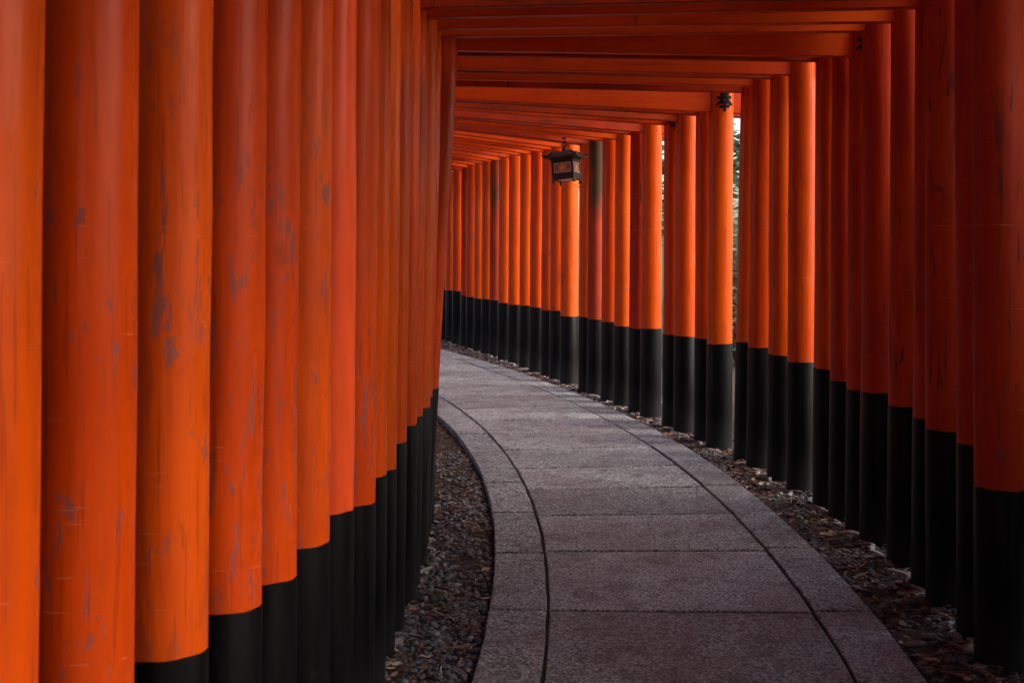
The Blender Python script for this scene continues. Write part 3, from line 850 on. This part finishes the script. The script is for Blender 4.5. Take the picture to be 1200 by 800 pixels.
# whitish broken stones lying against the right posts
WSTONE = simple('pale_stone', (0.6, 0.58, 0.55), 0.75, 0.4, 0.0, 0.5, 30)
def stone(label, px, py, size, flat=0.5):
    d = py - YH; Y = FPX * (EYE - GZ) / d; X = (px - 600) / FPX * Y
    bm = bmesh.new(); bmesh.ops.create_icosphere(bm, subdivisions=2, radius=1.0)
    for v in bm.verts:
        k = 1 + random.uniform(-.16, .16); v.co = Vector((v.co.x * size * k, v.co.y * size * 0.6 * k, v.co.z * size * flat * k))
    o = link('stone', mesh_of('stone', bm, True, 25), WSTONE, None, (X, Y, GZ + size * flat * 0.45)); o.rotation_euler = (0, 0.15, random.uniform(0, 3))
    return tag(o, label, 'stone', 'pale stones against the right pillars')
stone('pale broken stone at the foot of the large wood-grained right pillar', 1165, 778, 0.055)
stone('small whitish stone left of the wood-grained pillar foot', 1135, 742, 0.03)
stone('whitish stone beside the fifth right pillar from the right edge', 1073, 678, 0.035, 0.7)
stone('pale stone lump under the right pillar with a lit mossy base', 990, 610, 0.04, 0.6)

# ------------------------------------------------------------------ trees and bushes outside the gates, with bushes added to block light
BARK = simple('tree_bark', (0.10, 0.075, 0.055), 0.9, 0.3, 0.0, 0.6, 12)
def leaf_mat(name, a, b):
    t = NT(name)
    at_ = t.n('ShaderNodeAttribute'); at_.attribute_name = 'pick'
    col = t.ramp(at_.outputs['Fac'], [(0.0, a), (1.0, b)])
    t.b.inputs['Transmission Weight'].default_value = 0.0
    m = t.out(col, 0.4, None, 0.5)
    tr = t.n('ShaderNodeBsdfTranslucent'); t.l(col, tr.inputs['Color'])
    mx = t.n('ShaderNodeMixShader', i_0=0.3)
    outn = t.t.nodes['Material Output']
    t.l(t.b.outputs[0], mx.inputs[1]); t.l(tr.outputs[0], mx.inputs[2]); t.l(mx.outputs[0], outn.inputs['Surface'])
    return m
GREEN = [leaf_mat('leaf_deep_green', (0.028, 0.06, 0.022), (0.07, 0.12, 0.035)), leaf_mat('leaf_blue_green', (0.09, 0.16, 0.08), (0.34, 0.44, 0.28))]
def foliage(name, n, shells, leaf, mat, parent):
    """leaves gathered in clumps through the crown's volume"""
    P = []
    for c, rad in shells:
        k = int(n / len(shells))
        d = rng.normal(size=(k, 3)); d /= np.linalg.norm(d, axis=1)[:, None]
        P.append(np.array(c) + d * np.array(rad) * (rng.random((k, 1)) ** 0.45))
    P = np.concatenate(P); n = len(P)
    qv = np.array([(-1, 0, 0), (0, .45, .1), (1, 0, -.1), (0, -.45, .1)]); qf = np.array([(0, 1, 2), (0, 2, 3)])
    L = leaf * rng.uniform(0.6, 1.3, n); sc = np.stack([L, L, L], -1)
    rot = np.stack([rng.uniform(-1.3, 1.3, n), np.zeros(n), rng.uniform(0, 6.28, n)], -1)
    o = scatter(name, qv, qf, P, sc, rot, mat, 0.0, smooth=False)
    del o['kind']
    o.parent = parent
    return o
def tree(label, x, y, h, spread, mat, crown_from=0.35, leaf=0.09, n=5200):
    g = thing('tree', label, 'tree', (x, y, GZ - 0.03), random.uniform(0, 6), 'trees standing outside the gates')
    bm = bmesh.new(); r0 = 0.03 * h
    lean = (random.uniform(-.03, .03) * h, random.uniform(-.03, .03) * h)
    trunk = [(lean[0] * u * u, lean[1] * u * u, h * u * 0.9) for u in (0, .03, .15, .35, .6, .85, 1)]
    add_tube(bm, trunk, [r0 * 1.5, r0 * 1.1, r0, r0 * .85, r0 * .6, r0 * .3, r0 * .06], 10)
    shells = []
    for k in range(22):
        u = crown_from + (1 - crown_from) * (k + 0.5) / 22
        a = k * 2.4 + random.uniform(-.4, .4)
        L = spread * (1.05 - 0.75 * (u - crown_from) / (1 - crown_from)) * random.uniform(0.55, 1.0)
        b = Vector((lean[0] * u * u, lean[1] * u * u, h * u * 0.9)); e = b + Vector((math.cos(a) * L, math.sin(a) * L, L * random.uniform(.05, .4)))
        add_tube(bm, [b, b.lerp(e, .5) + Vector((0, 0, .04 * h * .2)), e], [r0 * .3 * (1.2 - u), r0 * .2 * (1.2 - u), 0.008], 5)
        for q in (0.55, 1.0):
            c = b.lerp(e, q); w = spread * random.uniform(.2, .36)
            shells.append((c[:], (w, w, w * .6)))
    link('trunk', mesh_of('trunk', bm, True, 60), BARK, g)
    foliage('crown', n, shells, leaf, mat, g)
    return g
def bush(label, x, y, h, w, mat, n=2600, leaf=0.055):
    g = thing('bush', label, 'bush', (x, y, GZ - 0.03), 0, 'bushes outside the gates')
    bm = bmesh.new(); shells = []
    for k in range(9):
        a = k * 0.7; e = (math.cos(a) * w * .5, math.sin(a) * w * .5, h * random.uniform(.5, .85))
        add_tube(bm, [(e[0] * .1, e[1] * .1, 0), (e[0] * .6, e[1] * .6, e[2] * .5), e], [.02, .014, .005], 5)
        shells.append((e, (w * .32, w * .32, h * .22))); shells.append(((e[0] * .7, e[1] * .7, e[2] * .45), (w * .25, w * .25, h * .25)))
    link('stems', mesh_of('stems', bm, True, 60), BARK, g)
    foliage('leaves', n, shells, leaf, mat, g)
    return g
tree('leafy green tree seen through the gap in the right row of pillars', 3.3, 17.0, 6.0, 2.0, GREEN[1], 0.12, 0.085, 4800)
bush('pale green bush low in the gap between the right pillars', 2.55, 14.2, 1.9, 1.0, GREEN[1], 4200)
SHADE = ['rounded evergreen bush outside the left row behind the viewpoint', 'tall bush outside the left row just behind the viewpoint', 'tall bush outside the nearest left pillars', 'tall bush outside the left row beside the smooth pinkish pillar', 'tall bush outside the left row where it starts to bend', 'bush outside the left row past the start of the bend']  # unseen bushes added to block sky light from the left
for k, lab in enumerate(SHADE):
    bush(lab, -2.5 + 0.12 * k * (k - 3) * 0.2, -4.2 + 2.0 * k, 3.2, 2.0, GREEN[0], 3600, 0.1)
for k, lab in enumerate(['tall bush outside the right row beside the big wood-grained pillar']):
    bush(lab, 3.4 + 0.2 * k, 4.3 + 1.65 * k, 3.4, 1.8, GREEN[0], 5200, 0.11)  # added out of view to shade the near right posts and path
bush('low rounded bush outside the right row before the big wood-grained pillar', 3.0, 2.9, 2.1, 1.3, GREEN[0], 4200, 0.1)  # added out of view to cut light reaching the nearest right post
T = [(9.5, 14.0, 9.0, 2.6, 'right'), (9.5, 23, 9, 2.8, 'right'), (10, 5, 10, 3, 'right'), (-4.2, 6.5, 8.5, 2.4, 'left'), (-5.5, 1.5, 9, 2.8, 'left'), (-9.5, 12, 9, 2.6, 'left'), (-11.0, 18, 10, 3, 'left'), (-4.8, -4.0, 9, 2.8, 'left'), (2, 27, 9, 3, 'far end'), (-5, 26, 10, 3, 'far end')]
TL = ['tall evergreen outside the right row beyond the green gap', 'evergreen farther back outside the right row', 'big evergreen standing well away from the right row', 'evergreen close outside the left row', 'broad evergreen outside the left row beside the nearest gates', 'evergreen outside the left row near the bend', 'large evergreen at the inside of the bend', 'evergreen behind the viewpoint on the left', 'evergreen beyond the far bend', 'tall evergreen past the end of the gates']
for (x, y, h, sp, _), lab in zip(T, TL):
    tree(lab, x, y, h, sp, GREEN[0], 0.2, 0.13, 5200)
